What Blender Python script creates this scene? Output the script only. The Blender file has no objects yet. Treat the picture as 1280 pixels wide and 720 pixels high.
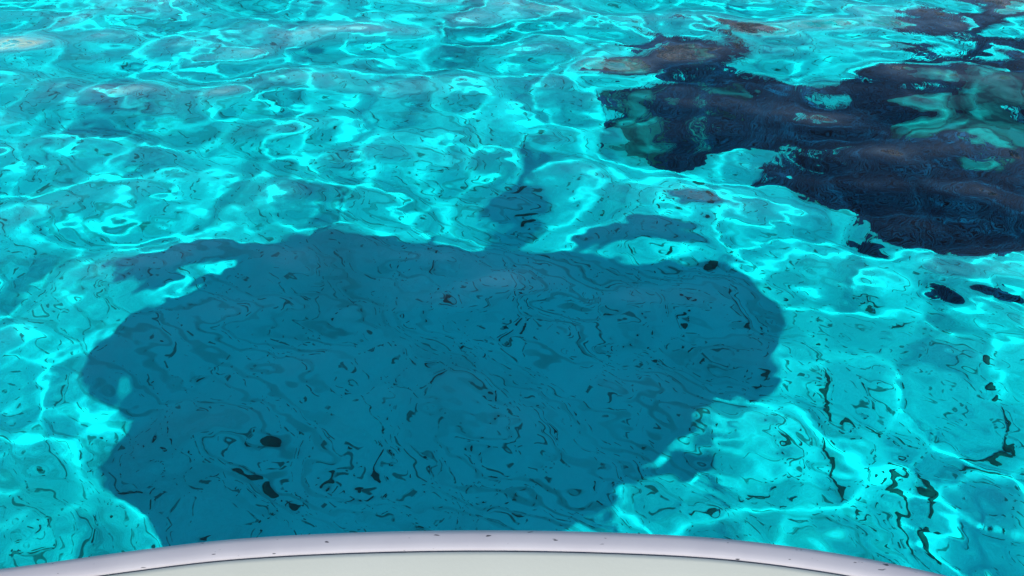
import bpy, bmesh, math, random
import numpy as np
from mathutils import Vector, Matrix, noise

random.seed(7)
rng = np.random.default_rng(11)
scene = bpy.context.scene
C = scene.collection
R = math.radians

# ------------------------------------------------------------------ camera, light, exposure
EYE = 2.2            # camera height above the water
DEPTH = 4.0          # water depth
PITCH = 47.0         # degrees below the horizon
SUN_EL, SUN_AZ = 37.0, 12.0

cam = bpy.data.cameras.new('camera')
cam.sensor_width = 36.0
cam.lens = 18.0 * 949.0 / 640.0
cam.clip_start, cam.clip_end = 0.02, 5000
cam_o = bpy.data.objects.new('camera', cam)
cam_o.location = (0, 0, EYE)
cam_o.rotation_euler = (R(90 - PITCH), 0, 0)
C.objects.link(cam_o)
scene.camera = cam_o

world = bpy.data.worlds.new('World')
scene.world = world
world.use_nodes = True
wn, wl = world.node_tree.nodes, world.node_tree.links
sky = wn.new('ShaderNodeTexSky')
sky.sky_type = 'NISHITA'
sky.sun_disc = False
sky.sun_elevation = R(SUN_EL)
sky.sun_rotation = R(180 + SUN_AZ)
sky.dust_density = 0.1
sky.ozone_density = 1.6
bg = wn['Background']
wl.new(sky.outputs[0], bg.inputs[0])
bg.inputs[1].default_value = 0.15

sun_dir = Vector((math.sin(R(SUN_AZ)) * math.cos(R(SUN_EL)), math.cos(R(SUN_AZ)) * math.cos(R(SUN_EL)), -math.sin(R(SUN_EL))))
sun = bpy.data.lights.new('sun', 'SUN')
sun.energy = 2.85
sun.angle = R(0.8)
sun.color = (1.0, 0.97, 0.93)
sun.cycles.is_caustics_light = True
sun_o = bpy.data.objects.new('sun', sun)
sun_o.rotation_euler = sun_dir.to_track_quat('-Z', 'Y').to_euler()
sun_o.location = (0, -6, 12)
C.objects.link(sun_o)

scene.view_settings.view_transform = 'Standard'
scene.view_settings.look = 'None'
scene.view_settings.gamma = 1
scene.view_settings.exposure = 0.1

cy = scene.cycles
cy.max_bounces = 10
cy.transmission_bounces = 8
cy.glossy_bounces = 3
cy.diffuse_bounces = 2
cy.caustics_refractive = True
cy.caustics_reflective = False
cy.blur_glossy = 0.5
cy.sample_clamp_indirect = 6.0
cy.use_light_tree = False
cy.use_denoising = True
cy.denoiser = 'OPENIMAGEDENOISE'

# ------------------------------------------------------------------ helpers
def material(name):
    m = bpy.data.materials.new(name)
    m.use_nodes = True
    nt = m.node_tree
    return m, nt, nt.nodes['Principled BSDF'], nt.nodes, nt.links

def ramp(nodes, pts):
    r = nodes.new('ShaderNodeValToRGB')
    e = r.color_ramp.elements
    e[0].position, e[0].color = pts[0][0], (*pts[0][1], 1)
    e[1].position, e[1].color = pts[-1][0], (*pts[-1][1], 1)
    for p, c in pts[1:-1]:
        x = e.new(p); x.color = (*c, 1)
    return r

def mottled(name, stops, scale, rough=0.8, bump=0.0, bump_scale=None, detail=6):
    m, nt, b, N, L = material(name)
    tc = N.new('ShaderNodeTexCoord')
    nz = N.new('ShaderNodeTexNoise')
    nz.inputs['Scale'].default_value = scale
    nz.inputs['Detail'].default_value = detail
    L.new(tc.outputs['Object'], nz.inputs['Vector'])
    r = ramp(N, stops)
    L.new(nz.outputs['Fac'], r.inputs[0])
    L.new(r.outputs[0], b.inputs['Base Color'])
    b.inputs['Roughness'].default_value = rough
    if bump:
        n2 = N.new('ShaderNodeTexNoise')
        n2.inputs['Scale'].default_value = bump_scale or scale * 4
        n2.inputs['Detail'].default_value = 5
        L.new(tc.outputs['Object'], n2.inputs['Vector'])
        bp = N.new('ShaderNodeBump')
        bp.inputs['Strength'].default_value = bump
        bp.inputs['Distance'].default_value = 0.02
        L.new(n2.outputs['Fac'], bp.inputs['Height'])
        L.new(bp.outputs[0], b.inputs['Normal'])
    return m

def mesh_object(name, verts, faces, mat, parent=None, smooth=True, loc=None):
    me = bpy.data.meshes.new(name)
    me.from_pydata([tuple(v) for v in verts], [], faces)
    me.update()
    if smooth:
        me.polygons.foreach_set('use_smooth', [True] * len(me.polygons))
    me.materials.append(mat)
    o = bpy.data.objects.new(name, me)
    if loc is not None:
        o.location = loc
    C.objects.link(o)
    if parent is not None:
        o.parent = parent
    return o

def grid_mesh(name, X, Y, Z, mat):
    """a sheet from three (ny, nx) arrays"""
    ny, nx = X.shape
    me = bpy.data.meshes.new(name)
    me.vertices.add(nx * ny)
    me.vertices.foreach_set('co', np.stack([X, Y, Z], -1).astype(np.float32).ravel())
    i = np.arange(nx * ny, dtype=np.int32).reshape(ny, nx)
    q = np.stack([i[:-1, :-1], i[:-1, 1:], i[1:, 1:], i[1:, :-1]], -1).reshape(-1, 4)
    me.loops.add(q.size)
    me.loops.foreach_set('vertex_index', q.ravel())
    me.polygons.add(len(q))
    me.polygons.foreach_set('loop_start', np.arange(0, q.size, 4, dtype=np.int32))
    me.polygons.foreach_set('use_smooth', np.ones(len(q), dtype=bool))
    me.update(calc_edges=True)
    me.materials.append(mat)
    o = bpy.data.objects.new(name, me)
    C.objects.link(o)
    return o

def axis(lo, hi, step, far_lo, far_hi, growth):
    core = np.arange(lo, hi + step / 2, step)
    def tail(limit):
        out, d, p = [], step, 0.0
        while p < limit:
            d *= growth; p += d; out.append(p)
        return np.array(out)
    t1 = tail(abs(far_hi - hi)); t0 = tail(abs(lo - far_lo))
    return np.concatenate([lo - t0[::-1], core, core[-1] + t1])

def tag(o, label, cat, group=None):
    o['label'] = label; o['category'] = cat
    if group: o['group'] = group
    return o

def empty(name, loc=(0, 0, 0)):
    o = bpy.data.objects.new(name, None)
    o.empty_display_size = 0.2
    o.location = loc
    C.objects.link(o)
    return o

def tube(path, radii, seg=10, cap=True):
    vs, fs = [], []
    path = [Vector(p) for p in path]
    n = len(path)
    for i, p in enumerate(path):
        t = (path[min(i + 1, n - 1)] - path[max(i - 1, 0)]).normalized()
        u = t.cross(Vector((0.31, 0.17, 0.93)))
        if u.length < 1e-3: u = t.cross(Vector((1, 0, 0)))
        u.normalize(); w = t.cross(u)
        r = radii[i] if hasattr(radii, '__len__') else radii
        for k in range(seg):
            a = 2 * math.pi * k / seg
            vs.append(p + u * (r * math.cos(a)) + w * (r * math.sin(a)))
    for i in range(n - 1):
        for k in range(seg):
            a, b = i * seg + k, i * seg + (k + 1) % seg
            fs.append((a, b, b + seg, a + seg))
    if cap:
        fs.append(tuple(range(seg))[::-1]); fs.append(tuple((n - 1) * seg + k for k in range(seg)))
    return vs, fs

# ------------------------------------------------------------------ materials
WATER_TINT = (0.0015, 0.95, 0.985, 1)
RIPPLES = [(0.9, 0.090, 2.2, 0), (2.4, 0.034, 1.7, 0), (4.2, 0.0200, 1.05, 1), (9.0, 0.0055, 1.1, 1), (17.0, 0.0018, 1.2, 1)]   # scale, height, stretch, livelier beside the hull
def water_material():
    m, nt, b, N, L = material('sea_water')
    N.remove(b)
    out = N['Material Output']
    pb = N.new('ShaderNodeBsdfPrincipled')       # the tint is what a few metres of clear sea take out of the light
    pb.inputs['IOR'].default_value = 1.333
    pb.inputs['Roughness'].default_value = 0.0
    pb.inputs['Transmission Weight'].default_value = 1.0
    pb.inputs['Base Color'].default_value = WATER_TINT
    L.new(pb.outputs[0], out.inputs['Surface'])
    tc = N.new('ShaderNodeTexCoord')
    prev = None
    sp = N.new('ShaderNodeSeparateXYZ')
    L.new(tc.outputs['Object'], sp.inputs[0])
    calm = N.new('ShaderNodeMapRange')
    calm.inputs['From Min'].default_value = 1.2; calm.inputs['From Max'].default_value = 3.2
    calm.inputs['To Min'].default_value = 1.0; calm.inputs['To Max'].default_value = 0.5
    L.new(sp.outputs['Y'], calm.inputs['Value'])
    for scale, dist, stretch, near in RIPPLES:         # short ripples riding on the modelled waves
        mp = N.new('ShaderNodeMapping')
        mp.inputs['Scale'].default_value = (scale, scale * stretch, scale)
        mp.inputs['Rotation'].default_value = (0, 0, 0.6 if near else 0.15)
        L.new(tc.outputs['Object'], mp.inputs['Vector'])
        nz = N.new('ShaderNodeTexNoise')
        nz.inputs['Scale'].default_value = 1.0
        nz.inputs['Detail'].default_value = 0.0
        nz.inputs['Distortion'].default_value = 0.1
        L.new(mp.outputs[0], nz.inputs['Vector'])
        bp = N.new('ShaderNodeBump')
        bp.inputs['Strength'].default_value = 1.0
        bp.inputs['Distance'].default_value = dist
        L.new(nz.outputs['Fac'], bp.inputs['Height'])
        if near: L.new(calm.outputs[0], bp.inputs['Strength'])
        if prev is not None:
            L.new(prev.outputs[0], bp.inputs['Normal'])
        prev = bp
    L.new(prev.outputs[0], pb.inputs['Normal'])
    return m

M = {}
M['water'] = water_material()
def sand_material():
    m = mottled('sand', [(0.3, (0.66, 0.66, 0.65)), (0.5, (0.84, 0.84, 0.83)), (0.7, (0.94, 0.93, 0.92))], 0.9, 0.95, 0.3, 60)
    N, L = m.node_tree.nodes, m.node_tree.links
    b = N['Principled BSDF']
    base = b.inputs['Base Color'].links[0].from_socket
    tc = N.new('ShaderNodeTexCoord')
    def layer(base, rot, scale, lo, hi, mask_scale, m_lo, m_hi, colour):
        """thin broken lines of dark detritus lying in the ripple troughs"""
        mp = N.new('ShaderNodeMapping'); mp.inputs['Rotation'].default_value = (0, 0, rot)
        L.new(tc.outputs['Object'], mp.inputs['Vector'])
        w = N.new('ShaderNodeTexWave'); w.wave_type = 'BANDS'; w.bands_direction = 'Y'
        w.inputs['Scale'].default_value = scale; w.inputs['Distortion'].default_value = 2.8; w.inputs['Detail'].default_value = 3.0; w.inputs['Detail Scale'].default_value = 1.3
        L.new(mp.outputs[0], w.inputs['Vector'])
        r1 = ramp(N, [(lo, (0, 0, 0)), (hi, (1, 1, 1))]); L.new(w.outputs['Fac'], r1.inputs[0])
        nz = N.new('ShaderNodeTexNoise'); nz.inputs['Scale'].default_value = mask_scale; nz.inputs['Detail'].default_value = 4
        L.new(tc.outputs['Object'], nz.inputs['Vector'])
        r2 = ramp(N, [(m_lo, (0, 0, 0)), (m_hi, (1, 1, 1))]); L.new(nz.outputs['Fac'], r2.inputs[0])
        mu = N.new('ShaderNodeMath'); mu.operation = 'MULTIPLY'
        L.new(r1.outputs[0], mu.inputs[0]); L.new(r2.outputs[0], mu.inputs[1])
        mx = N.new('ShaderNodeMix'); mx.data_type = 'RGBA'
        L.new(mu.outputs[0], mx.inputs['Factor']); L.new(base, mx.inputs[6]); mx.inputs[7].default_value = (*colour, 1)
        return mx.outputs[2]
    c = layer(base, 0.5, 1.7, 0.70, 0.95, 1.2, 0.40, 0.65, (0.52, 0.52, 0.50))
    c = layer(c, 0.75, 3.2, 0.90, 0.96, 8.0, 0.55, 0.60, (0.24, 0.23, 0.21))
    c = layer(c, 0.95, 4.5, 0.90, 0.97, 11.0, 0.57, 0.62, (0.32, 0.31, 0.29))
    L.new(c, b.inputs['Base Color'])
    return m
M['sand'] = sand_material()
M['litter'] = mottled('litter', [(0.35, (0.06, 0.06, 0.055)), (0.7, (0.17, 0.15, 0.12))], 9, 0.9)
M['seagrass'] = mottled('seagrass', [(0.3, (0.003, 0.022, 0.078)), (0.7, (0.007, 0.038, 0.110))], 6, 0.8)  # blue of light scattered in the water is put into the blade colour
M['reef'] = mottled('reef', [(0.36, (0.03, 0.04, 0.05)), (0.47, (0.20, 0.21, 0.20)), (0.6, (0.36, 0.37, 0.37)), (0.72, (0.58, 0.58, 0.58))], 2.6, 0.9, 0.6, 18)
M['cliff'] = mottled('cliff', [(0.3, (0.20, 0.20, 0.20)), (0.5, (0.43, 0.425, 0.42)), (0.7, (0.62, 0.615, 0.61))], 0.16, 0.95, 0.8, 0.8, 12)

# ------------------------------------------------------------------ sea bed
def fbm(X, Y, seed, lam0, octaves, gain=0.5):
    r = np.random.default_rng(seed)
    Z = np.zeros_like(X)
    amp = 1.0
    for o in range(octaves):
        for k in range(6):
            th = r.uniform(0, 2 * math.pi); kk = 2 * math.pi / (lam0 / 2 ** o) * r.uniform(0.75, 1.35)
            Z += amp / 3 * np.sin(kk * (math.cos(th) * X + math.sin(th) * Y) + r.uniform(0, 6.28))
        amp *= gain
    return Z

def bed_z(X, Y):
    fade = np.exp(-((X / 14) ** 2 + ((Y - 5) / 14) ** 2))
    return -DEPTH + fade * (0.05 * fbm(X, Y, 3, 3.0, 3) + 0.002 * np.sin(2 * math.pi / 0.16 * (Y + 0.25 * X + 0.12 * np.sin(X * 2.1) + 0.08 * np.sin(X * 5.0 + Y * 3))))

bx = axis(-8, 8, 0.04, -1500, 1500, 1.16)
by = axis(0, 11, 0.04, -1500, 1500, 1.16)
X, Y = np.meshgrid(bx, by)
seabed = grid_mesh('seabed', X, Y, bed_z(X, Y), M['sand'])
seabed['kind'] = 'structure'
seabed.cycles.is_caustics_receiver = True

def bed_at(x, y):
    return float(bed_z(np.array([[x]]), np.array([[y]]))[0, 0])

# ------------------------------------------------------------------ sea water
wx = axis(-7.5, 7.5, 0.05, -1500, 1500, 1.12)
wy = axis(-1.5, 9.0, 0.05, -1500, 1500, 1.12)

def waves(wx, wy):
    r = np.random.default_rng(23)
    dx = np.gradient(wx); dy = np.gradient(wy)
    #       lam_lo lam_hi  n  rms slope  direction bias, spread
    bands = [(1.40, 3.20, 14, 0.022, 75, 35),
             (0.34, 0.70, 50, 0.019, 70, 60),
             (0.24, 0.38, 40, 0.006, 60, 80)]
    H = np.zeros((len(wy), len(wx))); DX = H.copy(); DY = H.copy()
    for lo, hi, n, s, bias, spread in bands:
        lam = np.exp(r.uniform(math.log(lo), math.log(hi), n))
        th = np.radians(bias + spread * r.standard_normal(n))
        k = 2 * math.pi / lam
        kx, ky = k * np.cos(th), k * np.sin(th)
        a = s * math.sqrt(2.0 / n) / k
        ph = r.uniform(0, 2 * math.pi, n)
        ex = np.exp(1j * np.outer(kx, wx)) * np.clip(1.6 - 5 * np.outer(1 / lam, dx), 0, 1)
        ey = np.exp(1j * np.outer(wy, ky)) * np.clip(1.6 - 5 * np.outer(dy, 1 / lam), 0, 1)
        A = a * np.exp(1j * ph)
        H += ((ey * A) @ ex).real
        DX += ((ey * (A * 1j * kx / k)) @ ex).real
        DY += ((ey * (A * 1j * ky / k)) @ ex).real
    return H, DX, DY
H, DX, DY = waves(wx, wy)
X, Y = np.meshgrid(wx, wy)
chop = 0.7
water = grid_mesh('sea_water', X + chop * DX, Y + chop * DY, H, M['water'])
water['kind'] = 'structure'
water.cycles.is_caustics_caster = True

# ------------------------------------------------------------------ seagrass meadow on the sand
MEADOW = [
    [(1.09, 7.18), (1.75, 7.17), (2.23, 7.04), (2.42, 6.72), (2.8, 6.36), (3.2, 6.32), (3.45, 6.52), (3.7, 6.72), (4.05, 6.70), (4.43, 6.48), (4.94, 6.08), (6.4, 5.7), (7.6, 4.9), (7.2, 4.2), (5.9, 4.0), (5.0, 4.25), (4.34, 4.3), (3.96, 4.2), (3.51, 4.36), (3.23, 4.6), (3.05, 4.86), (2.8, 5.15), (2.3, 5.43), (2.56, 5.61), (2.86, 5.5), (3.15, 5.62), (2.55, 5.88), (2.29, 6.0), (1.83, 5.88), (1.34, 5.87), (1.45, 6.2), (1.26, 6.31), (0.9, 6.22), (0.92, 6.43), (1.29, 6.69), (1.64, 6.89), (1.16, 7.09)],
    [(3.84, 7.09), (4.03, 7.15), (4.41, 7.06), (4.64, 6.84), (5.12, 6.50), (6.3, 6.15), (6.4, 6.0), (5.03, 6.36), (4.68, 6.64), (4.33, 6.93)],
    [(4.35, 7.33), (4.65, 7.38), (4.92, 7.26), (5.32, 7.07), (6.6, 6.78), (6.5, 6.66), (5.28, 7.0), (4.79, 7.2)]]

def inside(poly, x, y):
    c = np.zeros(np.shape(x), bool)
    n = len(poly)
    for i in range(n):
        (x0, y0), (x1, y1) = poly[i], poly[(i + 1) % n]
        cond = (y0 > y) != (y1 > y)
        with np.errstate(divide='ignore', invalid='ignore'):
            xi = (x1 - x0) * (y - y0) / (y1 - y0 + 1e-12) + x0
        c ^= cond & (x < xi)
    return c

def build_meadow():
    r = np.random.default_rng(5)
    verts, faces = [], []
    # matted root mound
    gx, gy = np.meshgrid(np.arange(0.6, 7.8, 0.035), np.arange(3.2, 7.6, 0.035))
    wob = 0.05 * fbm(gx, gy, 9, 0.5, 2)
    wob2 = 0.05 * fbm(gx, gy, 10, 0.5, 2)
    m = np.zeros(gx.shape, bool)
    for p in MEADOW:
        m |= inside(p, gx + wob, gy + wob2)
    gz = bed_z(gx, gy) + 0.05 + 0.03 * fbm(gx, gy, 12, 0.4, 3)
    # dilate by one so that the rim dips under the sand
    d = m.copy()
    d[1:] |= m[:-1]; d[:-1] |= m[1:]; d[:, 1:] |= m[:, :-1]; d[:, :-1] |= m[:, 1:]
    gz = np.where(m, gz, bed_z(gx, gy) - 0.05)
    idx = -np.ones(gx.shape, int)
    idx[d] = np.arange(d.sum())
    verts = np.stack([gx[d], gy[d], gz[d]], -1).tolist()
    q = np.stack([idx[:-1, :-1], idx[:-1, 1:], idx[1:, 1:], idx[1:, :-1]], -1).reshape(-1, 4)
    faces = q[(q >= 0).all(1)].tolist()
    # blades
    px = r.uniform(0.6, 7.6, 90000); py = r.uniform(3.2, 7.5, 90000)
    k = np.zeros(px.shape, bool)
    for p in MEADOW:
        k |= inside(p, px + 0.05 * fbm(px, py, 9, 0.5, 2), py + 0.05 * fbm(px, py, 10, 0.5, 2))
    px, py = px[k], py[k]
    pz = bed_z(px, py) + 0.03
    for x, y, z in zip(px.tolist(), py.tolist(), pz.tolist()):
        h = r.uniform(0.12, 0.30); a = r.uniform(0, 6.28); b = r.normal(0.6, 0.7); w = r.uniform(0.004, 0.008)
        cx, sx = math.cos(a) * w, math.sin(a) * w
        lx, ly = math.cos(b) * h * 0.5, math.sin(b) * h * 0.5
        i = len(verts)
        verts += [[x - cx, y - sx, z], [x + cx, y + sx, z], [x + cx + lx * .35, y + sx + ly * .35, z + h * .6], [x - cx + lx * .35, y - sx + ly * .35, z + h * .6], [x + lx, y + ly, z + h * .85]]
        faces += [[i, i + 1, i + 2, i + 3], [i + 3, i + 2, i + 4]]
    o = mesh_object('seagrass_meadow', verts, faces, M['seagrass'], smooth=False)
    o['kind'] = 'stuff'
    o['label'] = 'dark seagrass meadow growing in a ragged patch on the pale sand'
    o['category'] = 'seagrass'
    o.cycles.is_caustics_receiver = True
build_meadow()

# ------------------------------------------------------------------ submerged rocks in the meadow
def rock_mesh(name, seed, mat, size, detail=3):
    bm = bmesh.new()
    bmesh.ops.create_icosphere(bm, subdivisions=detail, radius=1.0)
    off = Vector((seed * 3.7, seed * 1.9, seed * 5.3))
    for v in bm.verts:
        n = v.co.normalized()
        d = 1 + 0.35 * noise.noise(n * 1.1 + off) + 0.22 * noise.noise(n * 2.6 + off) + 0.09 * noise.noise(n * 6 + off)
        v.co = n * d
        v.co.x *= size[0]; v.co.y *= size[1]; v.co.z *= size[2]
        v.co.z += size[2] * 0.45
    me = bpy.data.meshes.new(name)
    bm.to_mesh(me); bm.free()
    me.polygons.foreach_set('use_smooth', [True] * len(me.polygons))
    me.materials.append(mat)
    return me

ROCKS = [  # x, y, size, height, label
    (3.73, 6.02, 0.30, 0.20, 'pale algae-covered boulder beside the sand inlet of the seagrass'),
    (4.05, 5.86, 0.34, 0.24, 'broad pale boulder in the middle of the seagrass rocks'),
    (4.42, 5.98, 0.28, 0.22, 'pale pitted boulder behind the broad boulder in the seagrass'),
    (4.50, 5.66, 0.26, 0.20, 'small pale boulder in front of the pitted boulder in the seagrass'),
    (4.10, 5.50, 0.20, 0.12, 'low flat rock at the front of the seagrass boulders'),
    (4.95, 5.90, 0.36, 0.26, 'large pale boulder at the outer end of the seagrass boulders'),
    (1.16, 6.44, 0.24, 0.12, 'low light rock at the ragged tip of the seagrass'),
    (1.36, 6.16, 0.20, 0.12, 'low light rock in front of the seagrass tip'),
    (1.80, 6.14, 0.18, 0.10, 'small light stone half buried in the seagrass edge'),
    (2.06, 6.50, 0.22, 0.14, 'light rock between the seagrass tip and the sand inlet'),
    (1.93, 6.83, 0.16, 0.10, 'small rock at the back edge of the seagrass tip')]
for i, (x, y, sz, h, lab) in enumerate(ROCKS):
    me = rock_mesh('boulder', i + 1, M['reef'], (sz * 1.15, sz * random.uniform(.75, 1.0), h * (1.7 if x > 3 else 1.25)))
    o = bpy.data.objects.new('boulder', me)
    o.location = (x, y, bed_at(x, y)); o.rotation_euler = (0, 0, random.uniform(0, 6))
    C.objects.link(o)
    tag(o, lab, 'rock', 'boulders in the seagrass')
    o.cycles.is_caustics_receiver = True

# ------------------------------------------------------------------ dead leaves, stones and weed on the sand
def leaf_data(r, L, W):
    """a curled, ragged flake of dead seagrass: outline of ten points with a thickness"""
    n = 10
    curl = r.uniform(0.1, 0.35) * L; bend = r.uniform(-0.5, 0.5) * L
    top = []
    for k in range(n):
        a = 2 * math.pi * k / n
        u = math.cos(a) * L / 2 * r.uniform(0.8, 1.15); v = math.sin(a) * W / 2 * r.uniform(0.5, 1.3)
        v += bend * ((2 * u / L) ** 2)
        top.append((u, v, curl * (2 * u / L) ** 2 * 0.4 + 0.006))
    return top + [(x, y, z - 0.006) for x, y, z in top], [list(range(n)), list(range(2 * n - 1, n - 1, -1))] + [[k, n + k, n + (k + 1) % n, (k + 1) % n] for k in range(n)]

LITTER_PATCHES = [  # x, y, spread x, spread y, weight
    (-1.4, 3.0, 0.8, 0.5, 3), (-0.3, 3.2, 0.8, 0.7, 3), (0.6, 4.4, 0.9, 0.5, 2), (-0.6, 4.6, 0.9, 0.4, 2),
    (2.4, 2.9, 0.45, 0.5, 4), (1.8, 4.9, 0.4, 0.4, 2), (-2.6, 2.5, 0.5, 0.4, 2), (1.6, 3.9, 0.4, 0.5, 2), (3.0, 3.6, 0.6, 0.8, 2), (-2.5, 5.5, 1.5, 1.2, 1.2), (0, 6.5, 2.5, 1.2, 0.8), (0.2, 2.5, 1.0, 0.25, 2)]
def litter_spot(r):
    w = np.array([p[4] for p in LITTER_PATCHES]); p = LITTER_PATCHES[r.choice(len(w), p=w / w.sum())]
    return r.normal(p[0], p[2]), r.normal(p[1], p[3])

SHADE = [(-3.1, 3.0), (-3.2, 3.7), (-2.9, 4.3), (-2.5, 4.7), (-1.7, 4.95), (1.1, 4.85), (1.8, 4.6), (2.2, 4.0), (2.1, 3.75), (1.6, 3.3), (0.9, 2.85), (0.28, 2.3), (0.0, 1.0), (-2.2, 1.0), (-2.4, 2.6)]
r_l = np.random.default_rng(41)
shapes = []
for k in range(8):
    vs, fs = leaf_data(r_l, 0.07, 0.018)
    me = bpy.data.meshes.new('dead_leaf'); me.from_pydata(vs, [], fs); me.update(); me.materials.append(M['litter'])
    shapes.append(me)
for k in range(100):
    x, y = litter_spot(r_l)
    o = bpy.data.objects.new('dead_leaf', shapes[k % 8])
    o.location = (x, y, bed_at(x, y) + 0.002)
    o.rotation_euler = (0, 0, r_l.uniform(0, 6.28))
    sc = r_l.uniform(0.6, 1.5); o.scale = (sc, sc, sc)
    C.objects.link(o)
    if inside(SHADE, np.array([x]), np.array([y]))[0]:
        tag(o, 'dark dead leaf on the shaded sand inside the boat shadow', 'leaf', 'dead leaves in the boat shadow')
    elif x > 1.0:
        tag(o, 'dark dead leaf on sunlit sand between boat shadow and seagrass side', 'leaf', 'dead leaves on the sunlit sand towards the seagrass')
    else:
        tag(o, 'dark dead leaf on sunlit sand away from the seagrass', 'leaf', 'dead leaves on the sunlit sand away from the seagrass')
    o.cycles.is_caustics_receiver = True
vs_all, fs_all = [], []
for k in range(800):
    x, y = litter_spot(r_l)
    L_ = r_l.uniform(0.012, 0.035)
    vs, fs = leaf_data(r_l, L_, L_ * r_l.uniform(0.25, 0.6))
    a = r_l.uniform(0, 6.28); ca, sa = math.cos(a), math.sin(a); z = bed_at(x, y) + 0.003; i0 = len(vs_all)
    vs_all += [(x + ca * u - sa * v, y + sa * u + ca * v, z + w) for u, v, w in vs]
    fs_all += [[i0 + j for j in f] for f in fs]
o = mesh_object('leaf_litter', vs_all, fs_all, M['litter'], smooth=False)
o['kind'] = 'stuff'; o['label'] = 'fine dark leaf litter scattered over the pale sand'; o['category'] = 'leaf litter'
o.cycles.is_caustics_receiver = True

STONES = [(-1.85, 2.92, 0.062, 'dark pear-sized stone on the sand inside the boat shadow'),
          (0.15, 5.51, 0.05, 'dark stone on the sand in the shadow of a head'),
          (3.61, 3.31, 0.05, 'small dark stone on bright sand beside the weed strands'),
          (1.68, 5.32, 0.05, 'small dark stone on sand between boat shadow and seagrass'),
          (1.72, 4.84, 0.055, 'dark flat stone at the edge of the boat shadow facing the seagrass'),
          ]
for i, (x, y, sz, lab) in enumerate(STONES):
    me = rock_mesh('stone', 30 + i, M['litter'], (sz * 1.4, sz * 0.8, sz * 0.6), 2)
    o = bpy.data.objects.new('stone', me); o.location = (x, y, bed_at(x, y)); o.rotation_euler = (0, 0, 0.4 * i)
    C.objects.link(o); tag(o, lab, 'stone', 'dark stones on the sand'); o.cycles.is_caustics_receiver = True

STRANDS = [([(3.62, 3.10), (3.60, 2.98), (3.48, 2.92), (3.34, 2.88), (3.2, 2.87)], 'long dark weed strand bent in a hook on bright sand'),
           ([(3.5, 2.62), (3.38, 2.70), (3.24, 2.72), (3.12, 2.66)], 'short dark weed strand curving beside the hooked strand'),
           ([(2.78, 2.30), (2.76, 2.45), (2.70, 2.58), (2.72, 2.75), (2.66, 2.9)], 'dark weed strand lying towards the boat on bright sand'),
           ([(2.95, 2.28), (2.98, 2.42), (2.90, 2.55), (2.93, 2.7)], 'dark weed strand lying close beside the strand towards the boat'),
           ([(2.30, 2.55), (2.34, 2.70), (2.28, 2.85), (2.33, 3.0)], 'dark weed strand on bright sand between boat shadow and other strands'),
           ([(2.62, 3.15), (2.70, 3.05), (2.66, 2.95)], 'very short dark weed strand amid the longer strands'),
           ([(2.48, 3.45), (2.52, 3.32), (2.46, 3.18), (2.5, 3.05)], 'thin dark weed strand near the end of the boat shadow')]
for pts, lab in STRANDS:
    path = []
    for i in range(len(pts) - 1):
        for t in (0, .25, .5, .75):
            x = pts[i][0] * (1 - t) + pts[i + 1][0] * t; y = pts[i][1] * (1 - t) + pts[i + 1][1] * t
            path.append((x + 0.012 * math.sin(i * 9 + t * 7), y, bed_at(x, y) + 0.02))
    vs, fs = tube(path, [0.008 + 0.016 * math.sin(math.pi * (k + .5) / len(path)) * (0.7 + 0.5 * math.sin(k * 2.3)) for k in range(len(path))], 7)
    o = mesh_object('weed_strand', vs, fs, M['litter']); tag(o, lab, 'seaweed', 'weed strands on the sand'); o.cycles.is_caustics_receiver = True

# ------------------------------------------------------------------ the boat
def rail_material():
    m, nt, b, N, L = material('rail_vinyl')
    tc = N.new('ShaderNodeTexCoord')
    n1 = N.new('ShaderNodeTexNoise'); n1.inputs['Scale'].default_value = 14; n1.inputs['Detail'].default_value = 8
    L.new(tc.outputs['Object'], n1.inputs['Vector'])
    r1 = ramp(N, [(0.3, (0.575, 0.525, 0.52)), (0.7, (0.63, 0.58, 0.565))]); L.new(n1.outputs['Fac'], r1.inputs[0])
    mp = N.new('ShaderNodeMapping'); mp.inputs['Scale'].default_value = (45, 160, 160); mp.inputs['Rotation'].default_value = (0, 0, 0.7)
    L.new(tc.outputs['Object'], mp.inputs['Vector'])
    n2 = N.new('ShaderNodeTexNoise'); n2.inputs['Scale'].default_value = 1.0; n2.inputs['Detail'].default_value = 2
    L.new(mp.outputs[0], n2.inputs['Vector'])
    r2 = ramp(N, [(0.70, (0, 0, 0)), (0.73, (1, 1, 1))]); L.new(n2.outputs['Fac'], r2.inputs[0])
    mx = N.new('ShaderNodeMix'); mx.data_type = 'RGBA'
    L.new(r2.outputs[0], mx.inputs['Factor']); L.new(r1.outputs[0], mx.inputs[6]); mx.inputs[7].default_value = (0.06, 0.055, 0.06, 1)
    L.new(mx.outputs[2], b.inputs['Base Color'])
    b.inputs['Roughness'].default_value = 0.65
    bp = N.new('ShaderNodeBump'); bp.inputs['Strength'].default_value = 0.15; bp.inputs['Distance'].default_value = 0.004
    L.new(n1.outputs['Fac'], bp.inputs['Height']); L.new(bp.outputs[0], b.inputs['Normal'])
    return m
M['rail'] = rail_material()
M['deck'] = mottled('deck_gelcoat', [(0.3, (0.76, 0.735, 0.575)), (0.7, (0.80, 0.775, 0.615))], 6, 0.5, 0.02, 160)
M['gasket'] = mottled('gasket', [(0.3, (0.08, 0.075, 0.07)), (0.7, (0.2, 0.19, 0.18))], 20, 0.7)
M['hull'] = mottled('hull_paint', [(0.3, (0.66, 0.66, 0.64)), (0.7, (0.72, 0.72, 0.70))], 2, 0.35)
M['floor'] = mottled('cockpit_floor', [(0.3, (0.45, 0.40, 0.32)), (0.7, (0.55, 0.50, 0.42))], 5, 0.6)

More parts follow.
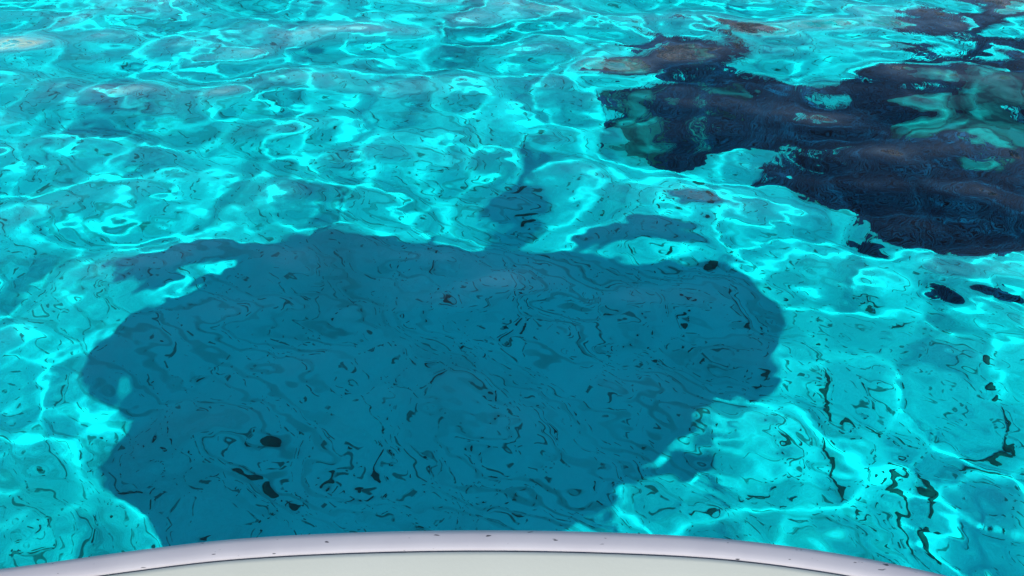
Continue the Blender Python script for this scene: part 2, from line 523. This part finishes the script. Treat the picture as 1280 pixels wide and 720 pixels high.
DECK_Z = 1.15
OUT = [(-0.716, .431), (-0.557, .455), (-0.391, .476), (-0.093, .488), (.185, .483), (.355, .470), (.571, .431), (.82, .345), (1.10, .12), (1.27, -0.26), (1.20, -0.68), (0.70, -1.10), (-0.05, -1.45), (-0.75, -1.85), (-1.5, -2.05), (-2.4, -2.02), (-3.05, -1.78), (-3.70, -1.30), (-4.05, -0.75), (-3.88, -0.22), (-3.4, 0.10), (-2.6, .29), (-1.7, .36), (-1.1, .385)]
def closed_curve(pts, per=14):
    n = len(pts); out = []
    P_ = [Vector(p) for p in pts]
    for i in range(n):
        p0, p1, p2, p3 = P_[i - 1], P_[i], P_[(i + 1) % n], P_[(i + 2) % n]
        def tj(a, b, t): return t + max((b - a).length, 1e-4) ** 0.5
        t0 = 0; t1 = tj(p0, p1, t0); t2 = tj(p1, p2, t1); t3 = tj(p2, p3, t2)
        for k in range(per):
            t = t1 + (t2 - t1) * k / per
            A1 = p0 * ((t1 - t) / (t1 - t0)) + p1 * ((t - t0) / (t1 - t0))
            A2 = p1 * ((t2 - t) / (t2 - t1)) + p2 * ((t - t1) / (t2 - t1))
            A3 = p2 * ((t3 - t) / (t3 - t2)) + p3 * ((t - t2) / (t3 - t2))
            B1 = A1 * ((t2 - t) / (t2 - t0)) + A2 * ((t - t0) / (t2 - t0))
            B2 = A2 * ((t3 - t) / (t3 - t1)) + A3 * ((t - t1) / (t3 - t1))
            out.append(B1 * ((t2 - t) / (t2 - t1)) + B2 * ((t - t1) / (t2 - t1)))
    for _ in range(6):      # fair the line
        m_ = len(out)
        out = [(out[i - 2] + out[i - 1] * 2 + out[i] * 2 + out[(i + 1) % m_] * 2 + out[(i + 2) % m_]) / 8 for i in range(m_)]
    return out
ring = closed_curve(OUT)
NR = len(ring)
norm = []
for i in range(NR):
    t = (ring[(i + 1) % NR] - ring[i - 1]).normalized()
    norm.append(Vector((t.y, -t.x)))           # the outline runs clockwise: this points inwards
def sheer(x):
    return 0.03 * (max(0.0, -(x + 0.85)) / 1.6) ** 1.5     # the gunwale rises towards one end
def sweep(profile):
    vs = [(ring[i].x + norm[i].x * (d * 1.3 - 0.014), ring[i].y + norm[i].y * (d * 1.3 - 0.014), z + (sheer(ring[i].x) if z > 0.6 else 0)) for d, z in profile for i in range(NR)]
    fs = [(j * NR + i, j * NR + (i + 1) % NR, (j + 1) * NR + (i + 1) % NR, (j + 1) * NR + i) for j in range(len(profile) - 1) for i in range(NR)]
    return vs, fs
boat = empty('motorboat', (-1.5, -0.9, 0))
tag(boat, 'white motorboat with lilac-grey rub rail and cream side deck', 'boat')
def boat_part(name, vs, fs, mat, parent=None, smooth=True):
    off = Vector((-1.5, -0.9, 0))
    o = mesh_object(name, [Vector(v) - off for v in vs], fs, mat, parent or boat, smooth)
    return o
boat_part('rub_rail', *sweep([(0.014, 1.07), (0.003, 1.083), (0.0, 1.10), (0.0, 1.132), (0.0012, 1.1415), (0.0045, 1.1475), (0.010, 1.1500), (0.018, 1.1505), (0.023, 1.1500), (0.0262, 1.1475), (0.0274, 1.1445), (0.0274, 1.12)]), M['rail'])
boat_part('gasket', *sweep([(0.0272, 1.130), (0.0272, 1.1466), (0.0286, 1.1466), (0.0286, 1.130)]), M['gasket'])
boat_part('side_deck', *sweep([(0.0284, 1.125), (0.0284, 1.1478), (0.0294, 1.1498), (0.034, 1.1505), (0.05, 1.1500), (0.30, 1.156), (0.335, 1.154), (0.345, 1.14), (0.35, 0.48)]), M['deck'])
# hull: from under the rail to the waterline and the keel
low = []
for i in range(NR):
    p = ring[i]
    low.append(Vector((-1.65 + (p.x + 1.4) * 0.45, -0.85 + (p.y + 0.85) * 0.6)))
vs, fs = [], []
levels = [(0.0, 1.08), (0.25, 0.85), (0.6, 0.45), (0.92, 0.08), (1.0, -0.05)]
for f, z in levels:
    for i in range(NR):
        p = ring[i] + norm[i] * 0.013
        q = p.lerp(low[i], f); vs.append((q.x, q.y, z + (1 - f) * sheer(ring[i].x)))
for f, z in ((0.25, -0.2), (0.6, -0.32), (0.97, -0.4)):
    for i in range(NR):
        q = low[i].lerp(Vector((-1.65, -0.85)), f); vs.append((q.x, q.y, z))
nl = len(levels) + 3
fs = [(j * NR + i, j * NR + (i + 1) % NR, (j + 1) * NR + (i + 1) % NR, (j + 1) * NR + i) for j in range(nl - 1) for i in range(NR)] + [tuple((nl - 1) * NR + i for i in range(NR))]
boat_part('hull', vs, fs, M['hull'])
vs = [(ring[i].x + norm[i].x * 0.445, ring[i].y + norm[i].y * 0.445, 0.5) for i in range(0, NR, 4)]
boat_part('cockpit_floor', vs, [tuple(range(len(vs)))], M['floor'], smooth=False)

# unseen furled parasol, added to put a thin bump on the boat shadow
parasol = empty('added_parasol', (-2.80, -0.36, 0.5))
tag(parasol, 'unseen furled parasol added in the boat cockpit for a thin shadow bump', 'parasol')
vs, fs = tube([(0, 0, 0), (0, 0, 1.86)], 0.018, 10); mesh_object('pole', vs, fs, M['hull'], parasol)
vs, fs = tube([(0, 0, .55), (0, 0, .65), (.01, 0, 1.0), (0, .01, 1.4), (0, 0, 1.74), (0, 0, 1.80)], [.04, .055, .06, .05, .03, .02], 12); mesh_object('canopy', vs, fs, M['floor'], parasol)

# two unseen people in the cockpit, placed to cast bumps on the boat shadow
M['cloth'] = mottled('shirt_cloth', [(0.3, (0.10, 0.14, 0.22)), (0.7, (0.14, 0.18, 0.27))], 8, 0.9)
M['skin'] = mottled('skin', [(0.3, (0.42, 0.26, 0.18)), (0.7, (0.50, 0.32, 0.23))], 8, 0.6)
M['hair'] = mottled('hair', [(0.3, (0.03, 0.02, 0.015)), (0.7, (0.06, 0.04, 0.03))], 30, 0.7)
def person(x, y, height, reach, label):
    s_ = height / 1.85
    J = {'pelvis': (0, 0, .95, .15), 'waist': (0, 0, 1.12, .135), 'chest': (0, .02, 1.35, .155), 'neck': (0, .02, 1.52, .06), 'jaw': (0, .05, 1.62, .075), 'crown': (0, .05, 1.74, .095)}
    E_ = [('pelvis', 'waist'), ('waist', 'chest'), ('chest', 'neck'), ('neck', 'jaw'), ('jaw', 'crown')]
    for sd, n in ((-1, 'l'), (1, 'r')):
        J[n + 'hip'] = (sd * .1, 0, .88, .095); J[n + 'knee'] = (sd * .11, .03, .48, .06); J[n + 'ankle'] = (sd * .12, -.02, .08, .04); J[n + 'toe'] = (sd * .14, .16, .03, .035)
        J[n + 'sh'] = (sd * .19, .01, 1.44, .06)
        if reach:
            J[n + 'el'] = (sd * .26, .13, 1.30, .042); J[n + 'wr'] = (sd * .13, .27, 1.63, .028); J[n + 'palm'] = (sd * .10, .275, 1.70, .03)
        else:
            J[n + 'el'] = (sd * .21, -.03, 1.15, .04); J[n + 'wr'] = (sd * .19, .05, .92, .028); J[n + 'palm'] = (sd * .19, .07, .84, .03)
        E_ += [('pelvis', n + 'hip'), (n + 'hip', n + 'knee'), (n + 'knee', n + 'ankle'), (n + 'ankle', n + 'toe'), ('chest', n + 'sh'), (n + 'sh', n + 'el'), (n + 'el', n + 'wr'), (n + 'wr', n + 'palm')]
        bx_, by_, bz_, _ = J[n + 'palm']
        up = 1 if reach else -1
        for f in range(4):
            J[f'{n}f{f}'] = (bx_ - sd * .01, by_ - .025 + .017 * f, bz_ + up * .06, .009); J[f'{n}g{f}'] = (bx_ - sd * .035, by_ - .025 + .017 * f, bz_ + up * (.085 + .006 * (f in (1, 2))), .008)
            E_ += [(n + 'palm', f'{n}f{f}'), (f'{n}f{f}', f'{n}g{f}')]
        J[n + 'th'] = (bx_ - sd * .035, by_ - .03, bz_ + up * .01, .010); E_.append((n + 'palm', n + 'th'))
    keys = list(J)
    me = bpy.data.meshes.new('person')
    me.from_pydata([(J[k][0] * s_, J[k][1] * s_, J[k][2] * s_) for k in keys], [(keys.index(a), keys.index(b)) for a, b in E_], [])
    o = bpy.data.objects.new('person', me); C.objects.link(o); o.location = (x, y, 0.5)
    md = o.modifiers.new('skin', 'SKIN'); md.use_smooth_shade = True
    o.modifiers.new('smooth', 'SUBSURF').render_levels = 1
    for i, k in enumerate(keys):
        sv = me.skin_vertices[0].data[i]; sv.radius = (J[k][3] * s_, J[k][3] * s_ * (.75 if k in ('pelvis', 'waist', 'chest') else 1)); sv.use_root = k == 'pelvis'
    me.materials.append(M['skin'])
    tag(o, label, 'person')
    bm = bmesh.new(); bmesh.ops.create_icosphere(bm, subdivisions=3, radius=.118 * s_)
    for v in bm.verts: v.co.z *= 1.1
    hm = bpy.data.meshes.new('hair'); bm.to_mesh(hm); bm.free(); hm.materials.append(M['hair'])
    h = bpy.data.objects.new('hair', hm); C.objects.link(h); h.parent = o; h.location = (0, .02 * s_, 1.76 * s_)
    # shirt: a loose tube over the trunk
    vs, fs = tube([(0, 0, .86 * s_), (0, 0, 1.1 * s_), (0, .02, 1.34 * s_), (0, .02, 1.45 * s_), (0, .02, 1.5 * s_)], [.16 * s_, .15 * s_, .17 * s_, .165 * s_, .08 * s_], 16)
    mesh_object('shirt', vs, fs, M['cloth'], o)
    return o
person(-1.07, -0.02, 1.82, False, 'tall unseen person in a dark blue shirt placed at the gunwale for a shadow bump')
person(-1.85, -0.50, 1.55, False, 'unseen person in a dark blue shirt placed beside the added parasol for a shadow bump')

# ------------------------------------------------------------------ rocky coast across the water (mirrored in the ripples)
def build_cliff():
    nu, nv = 420, 60
    vs = []
    for i in range(nu):
        u = i / (nu - 1)
        ang = R(1 + 84 * u)
        d = 48 + 9 * noise.noise(Vector((u * 7, 0, 3))) + 3 * noise.noise(Vector((u * 24, 1, 3)))
        top = 13.5 + 5 * noise.noise(Vector((u * 9, 5, 1))) + 4 * noise.noise(Vector((u * 31, 8, 1)))
        for j in range(nv):
            v = j / (nv - 1)
            z = -7 + (top + 7) * min(v / 0.85, 1.0)
            back = 9 * min(v / 0.85, 1) ** 1.5 + max(v - 0.85, 0) * 160
            p = Vector((math.sin(ang), math.cos(ang), 0)) * (d + back)
            q = Vector((p.x, p.y, z))
            n = 2.2 * noise.noise(q * 0.16) + 1.1 * noise.noise(q * 0.42) + 0.5 * noise.noise(q * 1.1) + 0.5 * math.sin(z * 1.3 + 2 * noise.noise(q * 0.1))
            p = p * (1 + n / d)
            vs.append((p.x, p.y, z + (1.2 * noise.noise(q * 0.3) if v > .8 else 0)))
    fs = [(i * nv + j, (i + 1) * nv + j, (i + 1) * nv + j + 1, i * nv + j + 1) for i in range(nu - 1) for j in range(nv - 1)]
    o = mesh_object('cliff', vs, fs, M['cliff'])
    o['kind'] = 'structure'
build_cliff()
